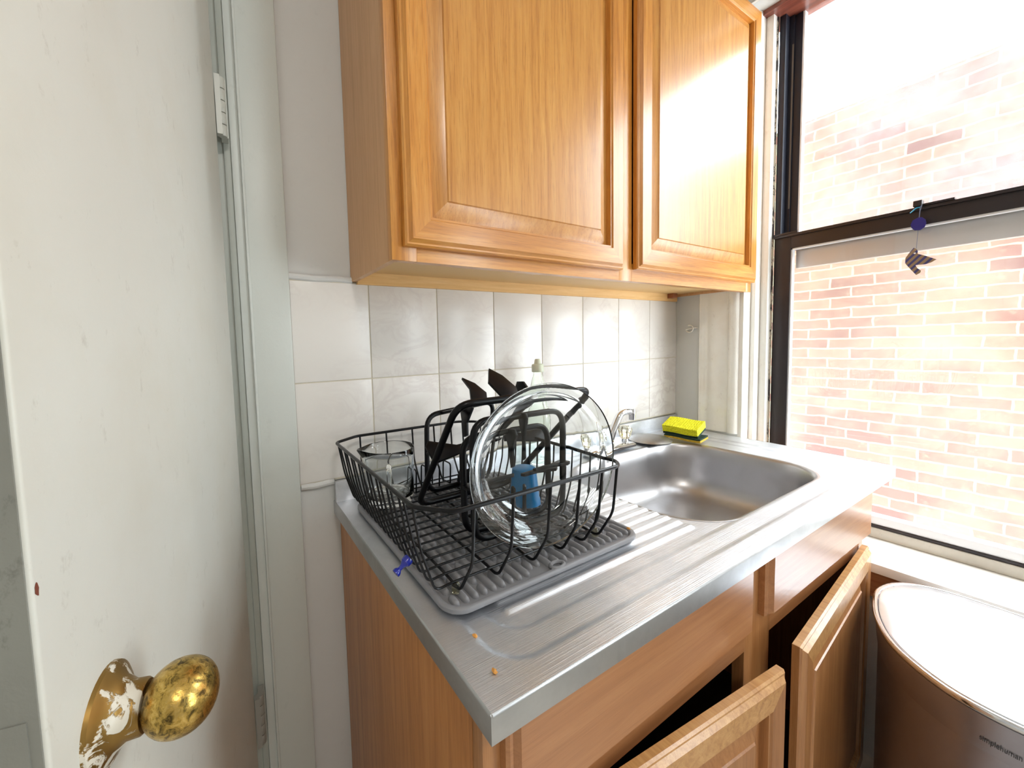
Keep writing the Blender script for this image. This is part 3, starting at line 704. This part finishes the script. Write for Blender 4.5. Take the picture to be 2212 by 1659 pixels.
# blue clip on the rack
pp = root('push_pin', 'blue plastic push pin stuck on the rack wires at the counter edge', 'push pin', (-1.380, -.408, .935))
bm = NB(); ax = Vector((-.62, -.12, -.35)).normalized(); q = ax.to_track_quat('Z', 'Y').to_matrix()
lathe(bm, [(.0004, -.006), (.0075, -.006), (.008, -.003), (.0075, .002), (.0055, .004), (.0033, .008), (.003, .013), (.0050, .0155), (.0062, .018), (.0062, .021), (.0004, .0215)], (-1.3735, -.418, .9475), 20, q)
obj('pin_head', bm, m_plain('blue_plastic', lin(12, 32, 150), .25, 0, Coat_Weight=.5), pp)

# ------------------------------------------------------------------ glass bowl
bw = Vector((-1.1605, -.4835, 1.0652)); az = -.17
nv = Vector((math.sin(az), -math.cos(az), -.03)).normalized(); av = Vector((math.cos(az), math.sin(az), 0)); bv = nv.cross(av)
BM = Matrix((av, bv, nv)).transposed()
bm = NB()
o_ = [(.0004, -.046), (.070, -.0455), (.088, -.043), (.103, -.034), (.113, -.015), (.118, -.006), (.1295, -.0035), (.1305, -.001), (.1300, .001), (.117, .000), (.1135, -.0035), (.108, -.015), (.099, -.031), (.086, -.0385), (.070, -.0405), (.0005, -.041)]
lathe(bm, o_, bw, 96, BM)
obj('glass_pie_dish', bm, BOWLG, label='clear glass pie dish standing on edge at the front of the rack', cat='dish', loc=tuple(bw), ang=50)

# ------------------------------------------------------------------ glass mug with spout
mg = root('glass_mug', 'clear glass measuring mug with handle in the back left of the rack', 'mug', (-1.295, -.15, .931))
mc = Vector((-1.295, -.148, .9312)); bm = NB(); seg = 56
def mugring(r, z, sp=0, dr=0):
    out = []
    for k in range(seg):
        a = 2*PI*k/seg; rr = r; d = abs((a-math.radians(165)+PI) % (2*PI)-PI)
        if sp: rr += sp*math.exp(-(d/.28)**2)
        out.append(mc+Vector((rr*math.cos(a), rr*math.sin(a), z)))
    return out
loft(bm, [mugring(.001, .004), mugring(.042, .002), mugring(.047, .0), mugring(.050, .004), mugring(.0515, .02), mugring(.0525, .07), mugring(.0535, .098, .003), mugring(.0545, .113, .011), mugring(.0535, .1145, .011), mugring(.0520, .113, .010), mugring(.0505, .098, .003), mugring(.0495, .07), mugring(.0485, .024), mugring(.044, .014), mugring(.02, .019), mugring(.001, .021)])
obj('mug_body', bm, GLASS, mg, ang=60)
hd = Vector((-.35, -.94, 0)).normalized(); bm = NB()
P_ = lambda r, z: mc+hd*r+Vector((0, 0, z))
tube(bm, rounded([P_(.0505, .088), P_(.070, .092), P_(.079, .080), P_(.077, .035), P_(.066, .022), P_(.0500, .026)], .014, 6), .0052, 12)
obj('mug_handle', bm, GLASS, mg)

# ------------------------------------------------------------------ blue plastic cup
bm = NB(); lathe(bm, [(.0004, .073), (.021, .073), (.024, .071), (.0315, .0), (.0295, .0), (.022, .068), (.0004, .070)], (-1.068, -.316, .9306), 32)
obj('plastic_cup', bm, m_plain('blue_cup_plastic', lin(30, 140, 205), .3, 0, Transmission_Weight=.25), label='upside-down bright blue plastic cup behind the glass dish', cat='cup', loc=(-1.068, -.316, .9306))

# ------------------------------------------------------------------ stove grates
def grate(label, BL, TL, TR, BRr, r=.0058, rise=.036, flip=1, fins=(0, 1, 2, 3), flen=.45, tops=()):
    P = [Vector(p) for p in (BL, TL, TR, BRr)]; c = sum(P, Vector())/4
    g_ = root('stove_grate', label, 'grate', P[0], 'burner grates in the dish rack')
    n_ = (P[1]-P[0]).cross(P[3]-P[0]).normalized()*flip
    bm = NB(); tube(bm, rounded(P, .032, 7, True), r, 12, closed=True); obj('frame', bm, IRON, g_)
    for i in fins:
        a, b = P[i], P[(i+1) % 4]; mid = (a+b)/2; inw = (c-mid); L = inw.length*(1-flen+.2); inw.normalize(); tn = n_.cross(inw).normalized()
        poly = [(-.004, -.004), (-.006, rise*.75), (.004, rise), (L*.55, rise*.55), (L, rise*.62), (L+.004, rise*.35), (L*.5, .004), (.006, -.005)]
        bm = NB(); prism(bm, poly, lambda x_, y_, d_2: mid+inw*x_+n_*y_+tn*d_2, -.0028, .0028)
        obj('pot_finger', bm, IRON, g_, bevel=.0008)
    for tt, hh, k in tops:
        a, b = P[1], P[2]; mid = a+(b-a)*tt; dx = (b-a).normalized(); inw = (P[0]-P[1]).normalized()
        poly = [(-.012, -.003), (-.020*k, hh*.55), (.002, hh), (.020, hh*.72), (.030, hh*.3), (.020, -.003)]
        bm = NB(); prism(bm, poly, lambda x_, y_, d_2: mid+dx*x_+n_*y_+inw*d_2, -.0026, .0026)
        obj('pot_finger', bm, IRON, g_, bevel=.0008)
    return g_
grate('large black stove grate leaning over the others, topmost in the rack', (-1.262, -.216, .9345), (-1.262, -.385, 1.160), (-.945, -.385, 1.160), (-1.030, -.216, .9345), r=.0063, rise=.045, tops=((.12, .062, -.2), (.34, .082, 1)))
grate('upright black stove grate right behind the glass dish', (-1.247, -.404, .9345), (-1.244, -.402, 1.132), (-1.045, -.402, 1.132), (-1.050, -.404, .9345), rise=.016, flip=-1)
grate('upright black stove grate second behind the glass dish', (-1.245, -.372, .9345), (-1.243, -.366, 1.098), (-1.050, -.366, 1.098), (-1.055, -.372, .9345), rise=.026, flip=-1)
grate('rearmost black stove grate beside the glass mug', (-1.215, -.165, .9345), (-1.195, -.132, 1.098), (-.995, -.115, 1.110), (-1.045, -.150, .9345), rise=.045, flip=-1, tops=((.25, .05, 1), (.6, .05, -.3)))

# ------------------------------------------------------------------ crumbs
CR = m_plain('orange_crumb', lin(214, 150, 70), .7)
for lab, c in (('orange food crumb nearest the front left counter corner', (-1.348, -.597, .9005)), ('orange food crumb between the mat and the counter corner', (-1.336, -.540, .8985)), ('reddish crumb on the right front corner of the mat', (-.968, -.488, .9135))):
    bm = NB(); bmesh.ops.create_icosphere(bm, subdivisions=2, radius=.0026)
    for v_ in bm.verts: v_.co = Vector((v_.co.x*1.0, v_.co.y*1.5, v_.co.z*.6))*(1+.25*random.uniform(-1, 1))+Vector(c)+Vector((0, 0, .0015))
    obj('food_crumb', bm, CR, label=lab, cat='crumb', loc=c, group='crumbs on the sink counter')

# ------------------------------------------------------------------ trash can
tc = root('trash_can', 'brushed steel semi-round step bin standing under the window sill', 'trash can', (-.28, -.868, 0))
yc = -.868
half = [(-.084, 0), (-.084, .107), (-.090, .150), (-.115, .189), (-.150, .212), (-.198, .223), (-.234, .222), (-.269, .216), (-.313, .206), (-.3546, .193), (-.404, .171), (-.435, .152), (-.4625, .128), (-.488, .098), (-.507, .067), (-.516, .032), (-.519, 0)]
outl = half+[(x, -d) for x, d in half[-2:0:-1]]
def smooth_outline(pts, it=2):
    for _ in range(it):
        q = []
        for i in range(len(pts)):
            a, b = pts[i], pts[(i+1) % len(pts)]
            q += [(a[0]*.75+b[0]*.25, a[1]*.75+b[1]*.25), (a[0]*.25+b[0]*.75, a[1]*.25+b[1]*.75)]
        pts = q
    return pts
outl = smooth_outline(outl, 2); ocx = -.29
def oring(s_, z): return [Vector((ocx+(x-ocx)*(1-s_/.2), yc+d*(1-s_/.2), z)) for x, d in outl]
BIN = m_steel('bin_steel', (.44, .43, .50, 1), .28, smudge=False, axis=1); BINL = m_steel('lid_steel', (.84, .90, .97, 1), .26, smudge=False)
bm = NB(); loft(bm, [oring(.016, .0), oring(.014, .012), oring(.010, .535), oring(.010, .553), oring(.0095, .556)], cap1=False)
obj('body', bm, BIN, tc, ang=50)
bm = NB(); loft(bm, [oring(.0085, .540), oring(.0065, .556), oring(.003, .600), oring(.003, .606), oring(.012, .606), oring(.012, .56)], cap0=False, cap1=False)
obj('collar', bm, BIN, tc, ang=50)
bm = NB(); loft(bm, [oring(.004, .6065), oring(.0, .609), oring(-.0015, .6135), oring(.0, .619), oring(.003, .6205), oring(.006, .6195), oring(.0075, .6175)], cap0=True, cap1=False)
obj('rim_band', bm, m_plain('polished_rim', (.85, .86, .9, 1), .12, 1), tc, ang=60)
bm = NB(); loft(bm, [oring(.0085, .6160), oring(.0085, .6190), oring(.0100, .6200), oring(.04, .6206), oring(.1, .6210)], cap0=True, cap1=True)
obj('lid', bm, BINL, tc, ang=60)
# maker lettering bent onto the front
cu = bpy.data.curves.new('lettering', 'FONT'); cu.body = 'simplehuman'; cu.size = .0082; cu.extrude = .0002; cu.align_x = 'CENTER'
to = bpy.data.objects.new('tmp_text', cu); S.collection.objects.link(to); bpy.context.view_layer.update()
me = bpy.data.meshes.new_from_object(to.evaluated_get(bpy.context.evaluated_depsgraph_get()))
bm = NB(); bm.from_mesh(me); bpy.data.objects.remove(to)
bmesh.ops.subdivide_edges(bm, edges=[e for e in bm.edges if e.calc_length() > .003], cuts=1)
front = oring(.0065, .575); fo = sorted([(p.y, p.x) for p in front if p.x < -.40])
def fx(y):
    for (a, xa), (b, xb) in zip(fo, fo[1:]):
        if a <= y <= b and b > a: return xa+(xb-xa)*(y-a)/(b-a)
    return fo[0][1]
ty = -.8575
for v_ in bm.verts:
    y = ty-v_.co.x; z = .560+v_.co.y*1.7; v_.co = Vector((fx(y)-(z-.556)*.08-.0016-v_.co.z, y, z))
obj('lettering', bm, m_plain('dark_print', lin(50, 52, 58), .5), tc, smooth=False)

# ------------------------------------------------------------------ outside
t = NT('old_brick'); tcn = t.n('ShaderNodeTexCoord'); sp = t.n('ShaderNodeSeparateXYZ'); cb = t.n('ShaderNodeCombineXYZ')
t.l(tcn.outputs['Object'], sp.inputs[0]); t.l(sp.outputs['Y'], cb.inputs['X']); t.l(sp.outputs['Z'], cb.inputs['Y'])
wn = t.n('ShaderNodeTexNoise'); wn.inputs['Scale'].default_value = 14; wn.inputs['Detail'].default_value = 4; t.l(cb.outputs[0], wn.inputs['Vector'])
va = t.n('ShaderNodeVectorMath', operation='MULTIPLY_ADD'); t.l(wn.outputs['Color'], va.inputs[0]); va.inputs[1].default_value = (.020, .020, 0); t.l(cb.outputs[0], va.inputs[2])
bk = t.n('ShaderNodeTexBrick'); t.l(va.outputs[0], bk.inputs['Vector'])
bk.offset = .5; bk.inputs['Scale'].default_value = 1; bk.inputs['Brick Width'].default_value = .215; bk.inputs['Row Height'].default_value = .068
bk.inputs['Mortar Size'].default_value = .0058; bk.inputs['Mortar Smooth'].default_value = .25; bk.inputs['Bias'].default_value = -.1
bk.inputs['Color1'].default_value = lin(137, 91, 77); bk.inputs['Color2'].default_value = lin(88, 61, 56); bk.inputs['Mortar'].default_value = lin(142, 132, 108)
nn = t.noise(cb.outputs[0], 1.3, 6, .65, .3); n2 = t.noise(cb.outputs[0], 18, 6, .75)
c = t.mix(t.mr(nn, .42, .70, 0, .5), bk.outputs['Color'], lin(149, 135, 112))
c = t.mix(t.mr(n2, .55, .75, 0, .35), c, lin(150, 138, 116)); c = t.mix(t.mr(n2, .25, .42, .35, 0), c, lin(84, 66, 66))
t.l(c, t.b.inputs['Base Color']); t.set(Roughness=.9); t.bump(bk.outputs['Fac'], -.5, .006); BRICK = t.m
o = obj('brick_building', boxb(2.0, 2.4, -1.7, 14, -4, 2.74), BRICK, label='weathered red brick building wall across the alley outside the window', cat='building', loc=(2.0, 0, -4), smooth=False)
struct('ground', boxb(.2, 6.0, -7, 14, -4.1, -4), m_plain('alley_concrete', lin(170, 165, 158), .9), smooth=False)

# ------------------------------------------------------------------ added fill lamp, unseen, brightens the room from behind the camera
cl = root('fill_lamp', 'round frosted ceiling lamp added behind the camera as unseen fill light', 'lamp', (-1.5, -2.2, H))
bm = NB(); lathe(bm, [(.0005, 0), (.20, 0), (.20, -.02), (.0005, -.021)], (-1.5, -2.2, H-.0005), 32); obj('fill_lamp_base', bm, WHITEA, cl)
t = NT('fill_lamp_glow'); t.b.inputs['Emission Color'].default_value = (1, .95, .88, 1); t.b.inputs['Emission Strength'].default_value = 36.0
bm = NB(); lathe(bm, [(.19, -.0215), (.18, -.05), (.12, -.08), (.0005, -.095)], (-1.5, -2.2, H), 32); obj('fill_lamp_shade', bm, t.m, cl)
